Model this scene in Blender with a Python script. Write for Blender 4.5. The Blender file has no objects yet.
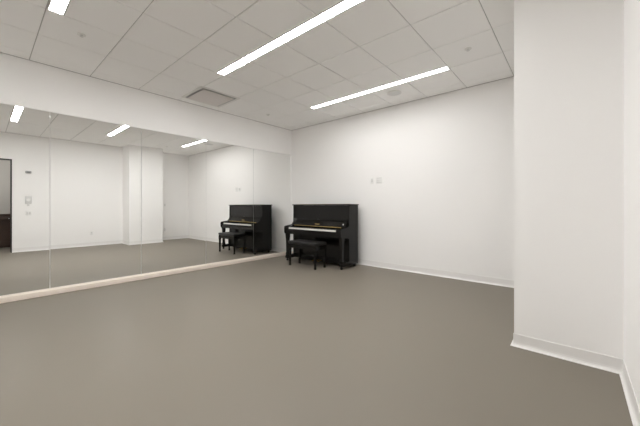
import bpy, bmesh, math
from mathutils import Vector, Matrix

# ------------------------------------------------------------------ camera, world, exposure
SC = bpy.context.scene
COL = SC.collection
F_PX, CX, HY, YAW, EYE = 293.68, 319.52, 206.36, 0.7146, 1.1424

cam = bpy.data.cameras.new('camera')
cam.sensor_width = 36.0
cam.lens = F_PX / 640.0 * 36.0
cam.shift_x = (320.0 - CX) / 640.0
cam.shift_y = -(213.0 - HY) / 640.0
cam.clip_start = 0.02
camo = bpy.data.objects.new('camera', cam)
COL.objects.link(camo)
camo.location = (0, 0, EYE)
camo.rotation_euler = (math.radians(90), 0, YAW)
SC.camera = camo

world = bpy.data.worlds.new('world')
world.use_nodes = True
world.node_tree.nodes['Background'].inputs[0].default_value = (0.8, 0.8, 0.8, 1)
world.node_tree.nodes['Background'].inputs[1].default_value = 0.3
SC.world = world

SC.view_settings.view_transform = 'Standard'
SC.view_settings.look = 'None'
SC.view_settings.gamma = 1.0
SC.view_settings.use_curve_mapping = False
SC.view_settings.exposure = 0.0
LENS_POWER = (45.0, 77.0, 24.5, 27.0)     # linear ceiling lights: nearest the doorway, middle, by the piano wall, added unseen one behind the camera
HALL_POWER = 24.0
LIGHT_RGB = (1.0, 0.991, 0.982)
SC.cycles.max_bounces = 14
SC.cycles.diffuse_bounces = 8
SC.cycles.glossy_bounces = 6
SC.cycles.use_denoising = True
SC.cycles.sample_clamp_indirect = 12.0

# ------------------------------------------------------------------ room figures (metres)
H = 2.97
XM = -5.154          # mirror plane
YB = 4.91           # back wall (piano wall)
XR = 0.255            # right wall
XC, YC0, YC1 = -0.374, 2.871, 3.783     # column
YF = -1.95           # wall behind the camera
T = 0.61
TX, TY = -0.641, 0.395
MTOP = 2.368
LEDGE_D, LEDGE_H = 0.068, 0.066

# ------------------------------------------------------------------ materials
def mat(name, rgb, rough=0.6, metal=0.0, emit=None, estr=0.0, bump=None, var=0.0, vscale=3.0, coat=0.0, spec=0.5):
    m = bpy.data.materials.new(name)
    m.use_nodes = True
    nt = m.node_tree
    b = nt.nodes['Principled BSDF']
    b.inputs['Base Color'].default_value = (*rgb, 1)
    b.inputs['Roughness'].default_value = rough
    b.inputs['Metallic'].default_value = metal
    b.inputs['Coat Weight'].default_value = coat
    b.inputs['Coat Roughness'].default_value = 0.08
    b.inputs['Specular IOR Level'].default_value = spec
    tc = nt.nodes.new('ShaderNodeTexCoord')
    if var > 0:
        n = nt.nodes.new('ShaderNodeTexNoise')
        n.inputs['Scale'].default_value = vscale
        n.inputs['Detail'].default_value = 4
        r = nt.nodes.new('ShaderNodeMixRGB')
        r.inputs['Color1'].default_value = (*[c * (1 - var) for c in rgb], 1)
        r.inputs['Color2'].default_value = (*[min(1, c * (1 + var)) for c in rgb], 1)
        nt.links.new(tc.outputs['Object'], n.inputs['Vector'])
        nt.links.new(n.outputs['Fac'], r.inputs['Fac'])
        nt.links.new(r.outputs['Color'], b.inputs['Base Color'])
    if bump:
        n2 = nt.nodes.new('ShaderNodeTexNoise')
        n2.inputs['Scale'].default_value = bump[0]
        n2.inputs['Detail'].default_value = 3
        bp = nt.nodes.new('ShaderNodeBump')
        bp.inputs['Strength'].default_value = bump[1]
        bp.inputs['Distance'].default_value = 0.004
        nt.links.new(tc.outputs['Object'], n2.inputs['Vector'])
        nt.links.new(n2.outputs['Fac'], bp.inputs['Height'])
        nt.links.new(bp.outputs['Normal'], b.inputs['Normal'])
    if emit:
        b.inputs['Emission Color'].default_value = (*emit, 1)
        b.inputs['Emission Strength'].default_value = estr
    return m

M = {}
M['wall'] = mat('wall_paint', (0.95, 0.943, 0.933), 0.75, bump=(220, 0.06), spec=0.3)
M['ceil'] = mat('ceiling_tile', (0.965, 0.96, 0.952), 0.9, bump=(260, 0.12), spec=0.2)
M['tee'] = mat('ceiling_grid', (0.50, 0.49, 0.48), 0.6)
M['floor'] = mat('vinyl_floor', (0.208, 0.184, 0.150), 0.5, var=0.035, vscale=0.9, bump=(90, 0.05), spec=0.4)
M['base'] = mat('cove_base', (0.86, 0.85, 0.835), 0.4)
M['ledge'] = mat('ledge_wood', (0.86, 0.77, 0.68), 0.5, var=0.05, vscale=7)
M['mirror'] = mat('mirror_silver', (0.945, 0.95, 0.94), 0.0, 1.0)
M['edge'] = mat('mirror_edge', (0.35, 0.38, 0.37), 0.3)
for _k in range(4): M['lens%d' % _k] = mat('light_lens', (0.9, 0.9, 0.9), 0.5, emit=LIGHT_RGB, estr=LENS_POWER[_k])
M['hall_lens'] = mat('added_hall_light_lens', (0.9, 0.9, 0.9), 0.5, emit=LIGHT_RGB, estr=HALL_POWER)
M['white_metal'] = mat('white_metal', (0.82, 0.81, 0.79), 0.45)
M['diff'] = mat('vent_plaque', (0.74, 0.70, 0.68), 0.5)
M['dark'] = mat('dark_gap', (0.12, 0.12, 0.12), 0.8)
M['grey'] = mat('grey_plastic', (0.42, 0.42, 0.42), 0.5)
M['lgrey'] = mat('light_grey_plastic', (0.74, 0.74, 0.73), 0.5)
M['white'] = mat('white_plastic', (0.90, 0.90, 0.885), 0.35)
M['black'] = mat('piano_lacquer', (0.006, 0.0055, 0.005), 0.16, spec=0.28)
M['satin'] = mat('black_satin', (0.008, 0.0075, 0.007), 0.35, spec=0.25)
M['leather'] = mat('black_leather', (0.012, 0.0115, 0.011), 0.42, bump=(160, 0.3), spec=0.3)
M['ivory'] = mat('key_ivory', (0.86, 0.84, 0.80), 0.25)
M['gold'] = mat('brass', (0.75, 0.55, 0.22), 0.3, 1.0)
M['chrome'] = mat('chrome', (0.85, 0.85, 0.85), 0.15, 1.0)
M['frame'] = mat('black_door_frame', (0.02, 0.019, 0.018), 0.4)
M['hall'] = mat('hall_paint', (0.60, 0.58, 0.54), 0.8, spec=0.3)
M['darkwood'] = mat('dark_brown_wood', (0.045, 0.022, 0.014), 0.35, var=0.3, vscale=6)

# ------------------------------------------------------------------ helpers
def bx(bm, x0, x1, y0, y1, z0, z1, bev=0.0, seg=2):
    r = bmesh.ops.create_cube(bm, size=1.0)
    vs = r['verts']
    for v in vs:
        v.co = Vector((x0 + (v.co.x + .5) * (x1 - x0), y0 + (v.co.y + .5) * (y1 - y0), z0 + (v.co.z + .5) * (z1 - z0)))
    if bev > 0:
        es = list({e for v in vs for e in v.link_edges})
        bmesh.ops.bevel(bm, geom=es, offset=bev, segments=seg, affect='EDGES', profile=0.5)

def cyl(bm, c, r, h, axis='z', n=32, r2=None):
    """cylinder centred at c with length h along axis"""
    rot = {'z': Matrix.Identity(4), 'x': Matrix.Rotation(math.pi / 2, 4, 'Y'), 'y': Matrix.Rotation(math.pi / 2, 4, 'X')}[axis]
    bmesh.ops.create_cone(bm, cap_ends=True, segments=n, radius1=r, radius2=r if r2 is None else r2, depth=h,
                          matrix=Matrix.Translation(c) @ rot)

def prism_x(bm, prof, x0, x1):
    """profile of (y, z) pairs extruded along x"""
    a = [bm.verts.new((x0, y, z)) for y, z in prof]
    b = [bm.verts.new((x1, y, z)) for y, z in prof]
    n = len(prof)
    bm.faces.new(a); bm.faces.new(b[::-1])
    for i in range(n):
        bm.faces.new((a[i], b[i], b[(i + 1) % n], a[(i + 1) % n]))

def obj(name, bm, m, parent=None, smooth=False, loc=None):
    bmesh.ops.recalc_face_normals(bm, faces=bm.faces[:])
    me = bpy.data.meshes.new(name)
    bm.to_mesh(me); bm.free()
    for mm in (m if isinstance(m, (list, tuple)) else [m]):
        me.materials.append(mm)
    if smooth:
        for p in me.polygons: p.use_smooth = True
        me.set_sharp_from_angle(angle=math.radians(35))
    o = bpy.data.objects.new(name, me)
    COL.objects.link(o)
    if parent: o.parent = parent
    if loc: o.location = loc
    return o

def box_obj(name, d, m, parent=None, bev=0.0, seg=2):
    bm = bmesh.new(); bx(bm, *d, bev, seg)
    return obj(name, bm, m, parent, smooth=bev > 0)

def struct(o):
    o['kind'] = 'structure'; return o

def thing(name, label, cat, loc=(0, 0, 0), rotz=0.0, group=None):
    o = bpy.data.objects.new(name, None)
    COL.objects.link(o)
    o.empty_display_size = 0.1
    o.location = loc; o.rotation_euler = (0, 0, rotz)
    o['label'] = label; o['category'] = cat
    if group: o['group'] = group
    return o

def dup(root, loc, label, rotz=None):
    r = root.copy(); COL.objects.link(r); r.location = loc; r['label'] = label
    if rotz is not None: r.rotation_euler = (0, 0, rotz)
    for ch in list(root.children):
        c = ch.copy(); COL.objects.link(c); c.parent = r
        for g in ch.children:
            d = g.copy(); COL.objects.link(d); d.parent = c
    return r

# ------------------------------------------------------------------ room shell
HX1, HY0, HY1 = 2.75, -1.95, 1.9     # room beyond the doorway
DY0, DY1, DZ = -0.46, 0.504, 2.322   # doorway outer edges in the right wall

bm = bmesh.new(); bx(bm, XM - .15, HX1 + .12, YF - .12, YB + .12, -.1, 0)
struct(obj('floor', bm, M['floor']))

# left wall: lower part behind the mirrors, upper band slightly proud of it
bm = bmesh.new()
bx(bm, XM - .15, XM - .008, YF, YB, 0, MTOP + .004)
bx(bm, XM - .15, XM + .004, YF, YB, MTOP + .004, H + .1)
struct(obj('wall_left', bm, M['wall']))
bm = bmesh.new(); bx(bm, XM - .15, XR + .12, YB, YB + .12, 0, H + .1)
struct(obj('wall_back', bm, M['wall']))
bm = bmesh.new(); bx(bm, XM - .15, HX1 + .12, YF - .12, YF, 0, H + .1)
struct(obj('wall_front', bm, M['wall']))
bm = bmesh.new()
bx(bm, XR, XR + .12, DY1, YB, 0, H + .1)
bx(bm, XR, XR + .12, YF, DY0, 0, H + .1)
bx(bm, XR, XR + .12, DY0, DY1, DZ, H + .1)
struct(obj('wall_right', bm, M['wall']))
bm = bmesh.new(); bx(bm, XC, XR + .001, YC0, YC1, 0, H + .1)
struct(obj('wall_column', bm, M['wall']))
bm = bmesh.new()
bx(bm, HX1, HX1 + .12, HY0, HY1, 0, H + .1)
bx(bm, XR + .12, HX1 + .12, HY1, HY1 + .12, 0, H + .1)
struct(obj('wall_hall', bm, M['hall']))
bm = bmesh.new(); bx(bm, XR + .12, HX1 + .12, HY0, HY1 + .12, H, H + .1)
struct(obj('ceiling_hall', bm, M['ceil']))

# black door frame
bm = bmesh.new()
w = .024
bx(bm, XR - .012, XR + .132, DY1 - w, DY1, 0, DZ, .002)
bx(bm, XR - .012, XR + .132, DY0, DY0 + w, 0, DZ, .002)
bx(bm, XR - .012, XR + .132, DY0 + w, DY1 - w, DZ - w, DZ, .002)
struct(obj('door_1', bm, M['frame']))

# ------------------------------------------------------------------ ceiling: lay-in tiles in a grid
LX0, LX1 = TX - 5 * T, TX - 1 * T
LIGHTS = [(0.405, 0.518), (2.113, 2.222), (3.985, 4.092)]      # y ranges of the long fixtures
HIDDEN = [(-1.425, -1.312)]  # unseen fixture added at the row's spacing to balance the room light
bm = bmesh.new()
g = .0045          # half a joint
x_lines = sorted([TX + T * k for k in range(-8, 3)] + [XM + .004, XR])
x_lines = [x for x in x_lines if XM <= x <= XR]
y_lines = [TY + T * k for k in range(-4, 9)]
y_lines = sorted([y for y in y_lines if YF < y < YB] + [YF, YB])
def tile(x0, x1, y0, y1):
    if x1 - x0 < .03 or y1 - y0 < .02: return
    bx(bm, x0 + g, x1 - g, y0 + g, y1 - g, H, H + .02, .0025, 1)
DIFF = (TX - 7 * T, TX - 6 * T, TY + 3 * T, TY + 4 * T)
for i in range(len(x_lines) - 1):
    for j in range(len(y_lines) - 1):
        x0, x1, y0, y1 = x_lines[i], x_lines[i + 1], y_lines[j], y_lines[j + 1]
        xm, ym = (x0 + x1) / 2, (y0 + y1) / 2
        if DIFF[0] < xm < DIFF[1] and DIFF[2] < ym < DIFF[3]: continue
        cut = [l for l in LIGHTS + HIDDEN if LX0 < xm < LX1 and l[0] < y1 and l[1] > y0]
        if cut:
            a, b = cut[0]
            tile(x0, x1, y0, max(y0, a)); tile(x0, x1, min(y1, b), y1)
        else:
            tile(x0, x1, y0, y1)
ceil = struct(obj('ceiling', bm, M['ceil']))
bm = bmesh.new(); bx(bm, XM - .1, XR + .06, YF, YB, H + .008, H + .1)
for a, b in LIGHTS + HIDDEN: pass
tee = obj('ceiling_grid', bm, M['tee'], ceil)
# wall angle trims round the ceiling
bm = bmesh.new()
bx(bm, XM + .004, XM + .022, YF, YB, H - .002, H + .008)
bx(bm, XM + .022, XR, YB - .018, YB, H - .002, H + .008)
bx(bm, XR - .018, XR, YF, YC0, H - .002, H + .008)
struct(obj('trim_2', bm, M['tee']))

# ------------------------------------------------------------------ ledge under the mirrors
bm = bmesh.new(); bx(bm, XM - .008, XM + LEDGE_D, YF, YB, 0, LEDGE_H, .004)
struct(obj('trim_1', bm, M['ledge'], smooth=True))

# ------------------------------------------------------------------ cove baseboards
PROF = [(0, .100), (.003, .101), (.0045, .098), (.005, .034), (.007, .020), (.012, .010), (.022, .004), (.024, 0), (0, 0)]
PATH = [(XR, DY1), (XR, YC0), (XC, YC0), (XC, YC1), (XR, YC1), (XR, YB), (XM + LEDGE_D, YB)]
def sweep(path):
    segs = []
    dirs = [(Vector(path[i + 1]) - Vector(path[i])).normalized() for i in range(len(path) - 1)]
    nrm = [Vector((-d.y, d.x)) for d in dirs]       # left of travel = into the room
    def off(i, o):
        p = Vector(path[i])
        if i == 0: return p + nrm[0] * o
        if i == len(path) - 1: return p + nrm[-1] * o
        a, b = nrm[i - 1], nrm[i]
        return p + (a + b) * (o / (1 + a.dot(b)))
    for i in range(len(path) - 1):
        bm = bmesh.new()
        A = [bm.verts.new((*off(i, o), z)) for o, z in PROF]
        B = [bm.verts.new((*off(i + 1, o), z)) for o, z in PROF]
        n = len(PROF)
        bm.faces.new(A); bm.faces.new(B[::-1])
        for k in range(n): bm.faces.new((A[k], A[(k + 1) % n], B[(k + 1) % n], B[k]))
        segs.append(bm)
    return segs
for bm_, nm in zip(sweep(PATH), ['baseboard_right', 'baseboard_column_front', 'baseboard_column_left', 'baseboard_column_rear', 'baseboard_alcove', 'baseboard_back']):
    struct(obj(nm, bm_, M['base']))

# ------------------------------------------------------------------ mirror panels
SEAMS = [YB - .03, 3.798, 2.732, 1.655, 0.588, -0.48]
MLAB = ['tall frameless wall mirror panel in the room corner, nearest the piano',
        'tall frameless wall mirror panel second from the corner, reflecting the piano keyboard',
        'tall frameless wall mirror panel third from the corner, reflecting the rear of the white column',
        'tall frameless wall mirror panel fourth from the corner, reflecting the long bare white wall',
        'tall frameless wall mirror panel at the left edge, reflecting the dark doorway']
g2 = .0035
for i in range(5):
    y1, y0 = SEAMS[i], SEAMS[i + 1]
    t = thing('wall_mirror', MLAB[i], 'mirror', (XM, (y0 + y1) / 2, LEDGE_H), group='mirror panels along the left wall')
    hw = (y1 - y0) / 2
    bm = bmesh.new()
    bx(bm, -.006, 0, -hw + g2, hw - g2, .001, MTOP - LEDGE_H)
    bm.faces.ensure_lookup_table()
    for f in bm.faces:
        if abs(f.normal.x) < .5: f.material_index = 1
    obj('mirror_glass', bm, [M['mirror'], M['edge']], t)
    # hand-hung panels are a hair out of true
    t.rotation_euler = (0, [0, 0, 0, 0, -.0007][i], [-.002, -.006, -.002, 0, 0][i])
# clips at the top of the seams
CLAB = {3.798: 'small clear clip at the mirror top edge nearest the piano',
        2.732: 'small clip at the mirror top on the seam beside the far reflected light',
        1.655: 'small white clip at the mirror top on the seam over the reflected column',
        0.588: 'small white clip at the mirror top on the leftmost seam'}
for y in (2.732, 1.655, 0.588):
    bm = bmesh.new()
    bx(bm, 0, .006, -.009, .009, -.020, .008, .002)
    o = obj('mirror_clip', bm, M['white'], loc=(XM, y, MTOP - .055), smooth=True)
    o['label'] = CLAB[y]; o['category'] = 'clip'; o['group'] = 'clips holding the mirror seams'

# ------------------------------------------------------------------ long recessed lights
def long_light(y0, y1, label, k):
    t = thing('linear_ceiling_light', label, 'ceiling light', ((LX0 + LX1) / 2, (y0 + y1) / 2, H), group='long recessed lights in the ceiling grid')
    hl, hw = (LX1 - LX0) / 2 - .004, (y1 - y0) / 2
    bm = bmesh.new()
    e = .007
    bx(bm, -hl, hl, -hw, -hw + e, -.003, .02)
    bx(bm, -hl, hl, hw - e, hw, -.003, .02)
    bx(bm, -hl, -hl + e, -hw + e, hw - e, -.003, .02)
    bx(bm, hl - e, hl, -hw + e, hw - e, -.003, .02)
    obj('light_frame', bm, M['white_metal'], t)
    bm = bmesh.new()
    bx(bm, -hl + e, hl - e, -hw + e, hw - e, .001, .007)
    obj('light_lens', bm, M['lens%d' % k], t)
    return t
long_light(*LIGHTS[0], 'long white linear ceiling light cut by the top edge near the left, nearest the doorway', 0)
long_light(*LIGHTS[1], 'long white linear ceiling light crossing the middle of the ceiling', 1)
long_light(*LIGHTS[2], 'long white linear ceiling light closest to the wall behind the piano', 2)
long_light(*HIDDEN[0], 'unseen long white linear ceiling light added behind the camera, continuing the row', 3)

# ------------------------------------------------------------------ air vent
t = thing('ceiling_vent', 'square white air diffuser in the ceiling beside the wall over the mirrors', 'vent', ((DIFF[0] + DIFF[1]) / 2, (DIFF[2] + DIFF[3]) / 2, H))
bm = bmesh.new()
for sx, sy in ((-1, 0), (1, 0), (0, -1), (0, 1)):
    if sx: bx(bm, min(sx * .30, sx * .345), max(sx * .30, sx * .345), -.345, .345, -.010, 0, .002)
    else: bx(bm, -.30, .30, min(sy * .30, sy * .345), max(sy * .30, sy * .345), -.010, 0, .002)
obj('vent_frame', bm, M['white_metal'], t)
bm = bmesh.new()
h1, h2 = .300, .262
rg = [[bm.verts.new((a * h, b * h, z)) for a, b in ((-1, -1), (1, -1), (1, 1), (-1, 1))] for h, z in ((h1, -.008), (h2, .0065))]
for k in range(4):
    bm.faces.new((rg[0][k], rg[0][(k + 1) % 4], rg[1][(k + 1) % 4], rg[1][k]))
obj('vent_throat', bm, M['grey'], t)
box_obj('vent_plaque', (-.268, .268, -.268, .268, -.020, -.012), M['diff'], t, .003)
for s in (-1, 1):
    for q in (-1, 1): box_obj('plaque_post', (s * .17 - .004, s * .17 + .004, q * .17 - .004, q * .17 + .004, -.013, .0075), M['white_metal'], t)

# ------------------------------------------------------------------ sprinklers and speaker
def sprinkler(label, loc, grp='sprinkler heads in the ceiling'):
    t = thing('sprinkler_head', label, 'sprinkler', loc, group=grp)
    bm = bmesh.new(); cyl(bm, (0, 0, -.003), .038, .006); obj('escutcheon', bm, M['white_metal'], t, True)
    bm = bmesh.new(); cyl(bm, (0, 0, -.009), .012, .010); cyl(bm, (0, 0, -.022), .017, .003)
    bx(bm, -.012, -.008, -.003, .003, -.022, -.012); bx(bm, .008, .012, -.003, .003, -.022, -.012)
    obj('deflector', bm, M['lgrey'], t)
    return t
s0 = sprinkler('small sprinkler head in the ceiling tile near the leftmost long light', (-3.96, .70, H))
dup(s0, (-4.60, 3.74, H), 'small sprinkler head in the far ceiling corner above the piano side')
dup(s0, (-.93, 3.70, H), 'small sprinkler head in the ceiling close to the white column')
t = thing('ceiling_speaker', 'round flush ceiling speaker beyond the farthest long light', 'speaker', (-2.19, 4.36, H))
bm = bmesh.new(); cyl(bm, (0, 0, -.004), .115, .008, r2=.11, n=48); obj('speaker_rim', bm, M['white_metal'], t, True)
bm = bmesh.new(); cyl(bm, (0, 0, -.0065), .095, .007, n=48); obj('speaker_grille', bm, M['lgrey'], t, True)

# ------------------------------------------------------------------ wall devices. local: face looks along -y, base centre at origin
def plate(name, label, cat, loc, rotz, w, h, cols, kind, group=None):
    t = thing(name, label, cat, loc, rotz, group)
    box_obj('wall_plate', (-w / 2, w / 2, -.006, 0, 0, h), M['white'], t, .0025)
    for k in range(cols):
        cxk = (k - (cols - 1) / 2) * .046
        if kind == 'switch':
            box_obj('rocker', (cxk - .0165, cxk + .0165, -.011, -.005, h / 2 - .033, h / 2 + .033), M['lgrey'], t, .002)
        elif kind == 'outlet':
            for s in (-1, 1):
                r = box_obj('socket', (cxk - .016, cxk + .016, -.009, -.005, h / 2 + s * .02 - .014, h / 2 + s * .02 + .014), M['lgrey'], t, .003)
                bm = bmesh.new()
                bx(bm, cxk - .007, cxk - .005, -.0095, -.008, h / 2 + s * .02 - .004, h / 2 + s * .02 + .005)
                bx(bm, cxk + .005, cxk + .007, -.0095, -.008, h / 2 + s * .02 - .004, h / 2 + s * .02 + .005)
                obj('slot', bm, M['dark'], r)
    return t
# back wall
plate('wall_switch', 'narrow white wall switch plate, left of the pair right of the piano', 'switch', (-2.925, YB, 1.575), 0, .075, .125, 1, 'switch')
t = thing('control_panel', 'wider white wall control plate with grey lines, right of the pair beside the piano', 'control panel', (-2.77, YB, 1.575))
box_obj('wall_plate', (-.07, .07, -.008, 0, 0, .125), M['white'], t, .003)
for z in (.022, .062, .098):
    box_obj('button_row', (-.055, .055, -.011, -.007, z - .006, z + .006), M['lgrey'], t, .002)
R = -math.pi / 2       # faces -x (the mirror) on the right wall
t = thing('wall_sensor', 'small dark grey device high on the wall beside the doorway, seen in the mirror', 'sensor', (XR, .795, 2.0), R)
box_obj('housing', (-.055, .055, -.03, 0, -.005, .055), M['grey'], t, .008)
box_obj('sensor_face', (-.03, .03, -.034, -.029, .012, .035), M['dark'], t, .002)
t = thing('thermostat', 'white thermostat with grey surround above the light switch, seen in the mirror', 'thermostat', (XR, .795, 1.19), R)
box_obj('backplate', (-.06, .06, -.012, 0, .02, .22), M['lgrey'], t, .012)
bm = bmesh.new(); cyl(bm, (0, -.024, .125), .036, .026, 'y', 40); obj('dial', bm, M['white'], t, True)
box_obj('tail_cover', (-.018, .018, -.018, 0, -.03, .03), M['lgrey'], t, .005)
plate('light_switch', 'white double light switch plate below the thermostat, seen in the mirror', 'switch', (XR, .80, .92), R, .115, .115, 2, 'switch')
o1 = plate('wall_outlet', 'white outlet low on the long bare wall, reflected left of the column', 'outlet', (XR, 2.10, .31), R, .072, .115, 1, 'outlet')
dup(o1, (XR, 4.09, .29), 'white outlet low in the recess just beyond the white column, seen in the mirror', R)
plate('alcove_switch', 'small grey-white switch at hand height in the recess beyond the column, seen in the mirror', 'switch', (XR, 4.09, 1.13), R, .072, .115, 1, 'switch')

# ------------------------------------------------------------------ upright piano (front looks along -y)
P = thing('upright_piano', 'tall black upright piano with open keyboard standing against the back wall', 'piano', (-3.875, 4.45, 0))
W = .742
side_prof = [(.29, .05), (.29, 1.165), (.0, 1.165), (.0, .785), (-.03, .762), (-.10, .752), (-.225, .738), (-.252, .731),
             (-.268, .714), (-.272, .69), (-.268, .61), (-.258, .582), (-.235, .565), (-.06, .56), (.0, .54), (.0, .05)]
for s in (-1, 1):
    bm = bmesh.new()
    a, b = (s * W, s * (W - .035))
    prism_x(bm, side_prof, min(a, b), max(a, b))
    es = [e for e in bm.edges if all(abs(v.co.x - s * W) < 1e-5 for v in e.verts)]
    bmesh.ops.bevel(bm, geom=es, offset=.003, segments=2, affect='EDGES')
    obj('side_panel', bm, M['black'], P)
lid = box_obj('lid', (-W - .014, W + .014, -.018, .30, 1.165, 1.186), M['black'], P, .005)
box_obj('lid_hinge', (-.70, .70, .075, .083, 1.186, 1.189), M['gold'], lid)
bm = bmesh.new()
bx(bm, -W + .036, W - .036, .012, .03, .875, 1.163, .002)
bx(bm, -.40, .40, .004, .013, .90, 1.145, .003)
obj('upper_panel', bm, M['black'], P)
bm = bmesh.new(); bx(bm, -W + .036, W - .036, -.022, .012, .868, .882, .003)
obj('music_ledge', bm, M['black'], P)
box_obj('ledge_catch', (-.025, .025, -.026, -.018, .880, .892), M['satin'], P, .003)
# open fallboard leaning back from the keys
bm = bmesh.new()
prism_x(bm, [(-.082, .750), (-.070, .748), (.010, .866), (-.002, .870)], -.62, .62)
fb = obj('fallboard', bm, M['black'], P)
box_obj('hinge_strip', (-.62, .62, -.094, -.082, .744, .753), M['gold'], P, .002)
bm = bmesh.new()
prism_x(bm, [(-.0585, .786), (-.0565, .784), (-.0505, .793), (-.0525, .795)], -.06, .06)
obj('emblem', bm, M['gold'], fb)
bm = bmesh.new(); cyl(bm, (W - .085, -.062, .806), .014, .024, 'y', 20)
obj('lock_knob', bm, M['chrome'], P, True)
for s in (-1, 1):
    a, b = s * (W - .036), s * .622
    bm = bmesh.new()
    prism_x(bm, [(.01, .90), (-.006, .895), (-.030, .83), (-.085, .752), (-.10, .742), (-.235, .722), (-.25, .705), (-.25, .645), (.01, .645)], min(a, b), max(a, b))
    obj('key_block', bm, M['black'], P)
# keyboard
bm = bmesh.new()
kw = 1.24 / 52
for k in range(52):
    x0 = -.62 + k * kw
    bx(bm, x0 + .0006, x0 + kw - .0006, -.247, -.095, .672, .704)
kb = obj('keyboard', bm, M['ivory'], P)
bm = bmesh.new()
for k in range(51):
    # the 88-key pattern starts on A
    if (k % 7) in (1, 4): continue
    x0 = -.62 + (k + 1) * kw
    bx(bm, x0 - .0055, x0 + .0055, -.190, -.096, .702, .715, .0015, 1)
obj('black_key_row', bm, M['satin'], kb)
bm = bmesh.new(); bx(bm, -.622, .622, -.262, -.249, .64, .678, .004)
obj('key_slip', bm, M['black'], P, True)
bm = bmesh.new(); bx(bm, -W + .036, W - .036, -.258, .01, .575, .640, .003)
obj('keybed', bm, M['black'], P)
bm = bmesh.new()
bx(bm, -W + .036, W - .036, .015, .035, .135, .575)
bx(bm, -.52, .52, .008, .016, .17, .55, .003)
obj('lower_panel', bm, M['black'], P)
bm = bmesh.new(); bx(bm, -W + .036, W - .036, -.01, .26, .05, .135, .004)
obj('bottom_board', bm, M['black'], P)
box_obj('back_frame', (-W + .037, W - .037, .25, .285, .12, 1.16), M['satin'], P)
for s in (-1, 1):
    lc = s * (W - .032)
    bm = bmesh.new()
    # shaped leg: square block, slim tapered shaft, foot
    def ring(z, hx, hy, cy=-.19):
        return [bm.verts.new((lc + a * hx, cy + b * hy, z)) for a, b in ((-1, -1), (1, -1), (1, 1), (-1, 1))]
    rs = [ring(.115, .027, .030), ring(.15, .030, .032), ring(.19, .024, .026), ring(.44, .029, .030), ring(.50, .032, .036), ring(.566, .032, .042)]
    bm.faces.new(rs[0]); bm.faces.new(rs[-1])
    for q in range(len(rs) - 1):
        for k in range(4):
            bm.faces.new((rs[q][k], rs[q][(k + 1) % 4], rs[q + 1][(k + 1) % 4], rs[q + 1][k]))
    obj('leg', bm, M['black'], P)
    bm = bmesh.new()
    pr = [(.0, .052), (.0, .125), (-.15, .120), (-.225, .112), (-.238, .095), (-.235, .062), (-.22, .052)]
    prism_x(bm, pr, lc - .031, lc + .031)
    obj('toe_block', bm, M['black'], P)
    for yy in (-.20, .22):
        bm = bmesh.new()
        cyl(bm, (lc, yy, .023), .023, .022, 'x', 24)
        bx(bm, lc - .018, lc - .013, yy - .012, yy + .012, .02, .052); bx(bm, lc + .013, lc + .018, yy - .012, yy + .012, .02, .052)
        obj('caster', bm, M['satin'], P, True)
for k, x in enumerate((-.075, 0, .075)):
    bm = bmesh.new()
    prism_x(bm, [(-.01, .068), (-.01, .078), (-.085, .070), (-.115, .060), (-.118, .052), (-.085, .060)], x - .013, x + .013)
    obj('pedal', bm, M['gold'], P)

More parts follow.
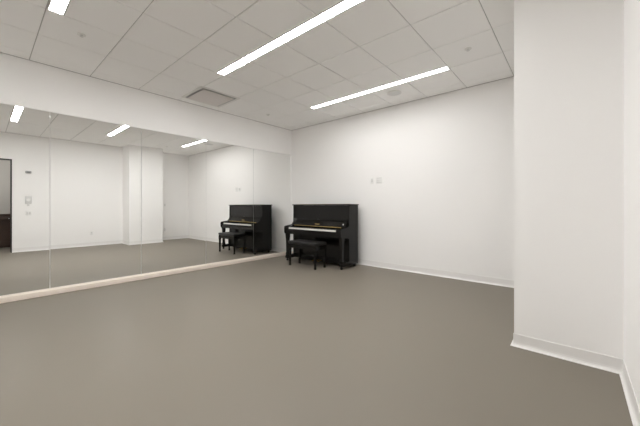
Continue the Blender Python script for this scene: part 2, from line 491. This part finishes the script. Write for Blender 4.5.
# ------------------------------------------------------------------ piano bench
B = thing('piano_bench', 'low black padded piano bench with four legs in front of the piano', 'bench', (-3.852, 4.075, 0))
bw, bd = .358, .162
bm = bmesh.new(); bx(bm, -bw, bw, -bd, bd, .425, .478, .014, 4)
for v in bm.verts:                   # slightly domed pad
    if v.co.z > .45: v.co.z += .008 * (1 - (v.co.x / bw) ** 2) * (1 - (v.co.y / bd) ** 2)
cu = obj('cushion', bm, M['leather'], B, True)
bm = bmesh.new()
bx(bm, -bw + .012, bw - .012, -bd + .012, bd - .012, .412, .426, .003)
obj('seat_board', bm, M['black'], B)
bm = bmesh.new()
fx, fy = .328, .132
bx(bm, -fx, fx, -fy - .012, -fy + .010, .345, .413, .002); bx(bm, -fx, fx, fy - .010, fy + .012, .345, .413, .002)
bx(bm, -fx - .012, -fx + .010, -fy, fy, .345, .413, .002); bx(bm, fx - .010, fx + .012, -fy, fy, .345, .413, .002)
obj('apron', bm, M['black'], B)
for sx in (-1, 1):
    for sy in (-1, 1):
        bm = bmesh.new()
        rs = []
        for z, hh in ((.0, .015), (.03, .017), (.035, .014), (.30, .020), (.33, .024), (.413, .024)):
            rs.append([bm.verts.new((sx * fx + a * hh, sy * fy + b * hh, z)) for a, b in ((-1, -1), (1, -1), (1, 1), (-1, 1))])
        bm.faces.new(rs[0]); bm.faces.new(rs[-1])
        for q in range(len(rs) - 1):
            for k in range(4):
                bm.faces.new((rs[q][k], rs[q][(k + 1) % 4], rs[q + 1][(k + 1) % 4], rs[q + 1][k]))
        obj('leg', bm, M['black'], B)

# ------------------------------------------------------------------ beyond the doorway
t = thing('added_hall_light', 'unseen square ceiling light added to brighten the next room', 'ceiling light', (1.4, .2, H))  # added fixture, never in view, lights the wall beyond the doorway
box_obj('light_frame', (-.30, .30, -.30, .30, -.012, 0), M['white_metal'], t, .002)
box_obj('light_lens', (-.27, .27, -.27, .27, -.016, -.011), M['hall_lens'], t)
D = thing('wooden_desk', 'dark brown wooden desk in the next room, glimpsed through the doorway in the mirror', 'desk', (1.62, .62, 0))
box_obj('desk_top', (-.30, .30, -.65, .65, .905, .945), M['darkwood'], D, .004)
for s in (-1, 1):
    box_obj('end_panel', (-.27, .27, s * .60 - .02, s * .60 + .02, 0, .905), M['darkwood'], D, .002)
box_obj('back_panel', (-.24, -.22, -.58, .58, .04, .905), M['darkwood'], D)
dr = box_obj('drawer', (-.28, -.25, -.57, .57, .76, .875), M['darkwood'], D, .003)
bm = bmesh.new(); cyl(bm, (-.29, -.12, .82), .012, .025, 'x', 16); obj('knob', bm, M['grey'], dr, True)
box_obj('shelf', (-.22, .22, -.58, .58, .30, .33), M['darkwood'], D)
bpy.context.view_layer.update()
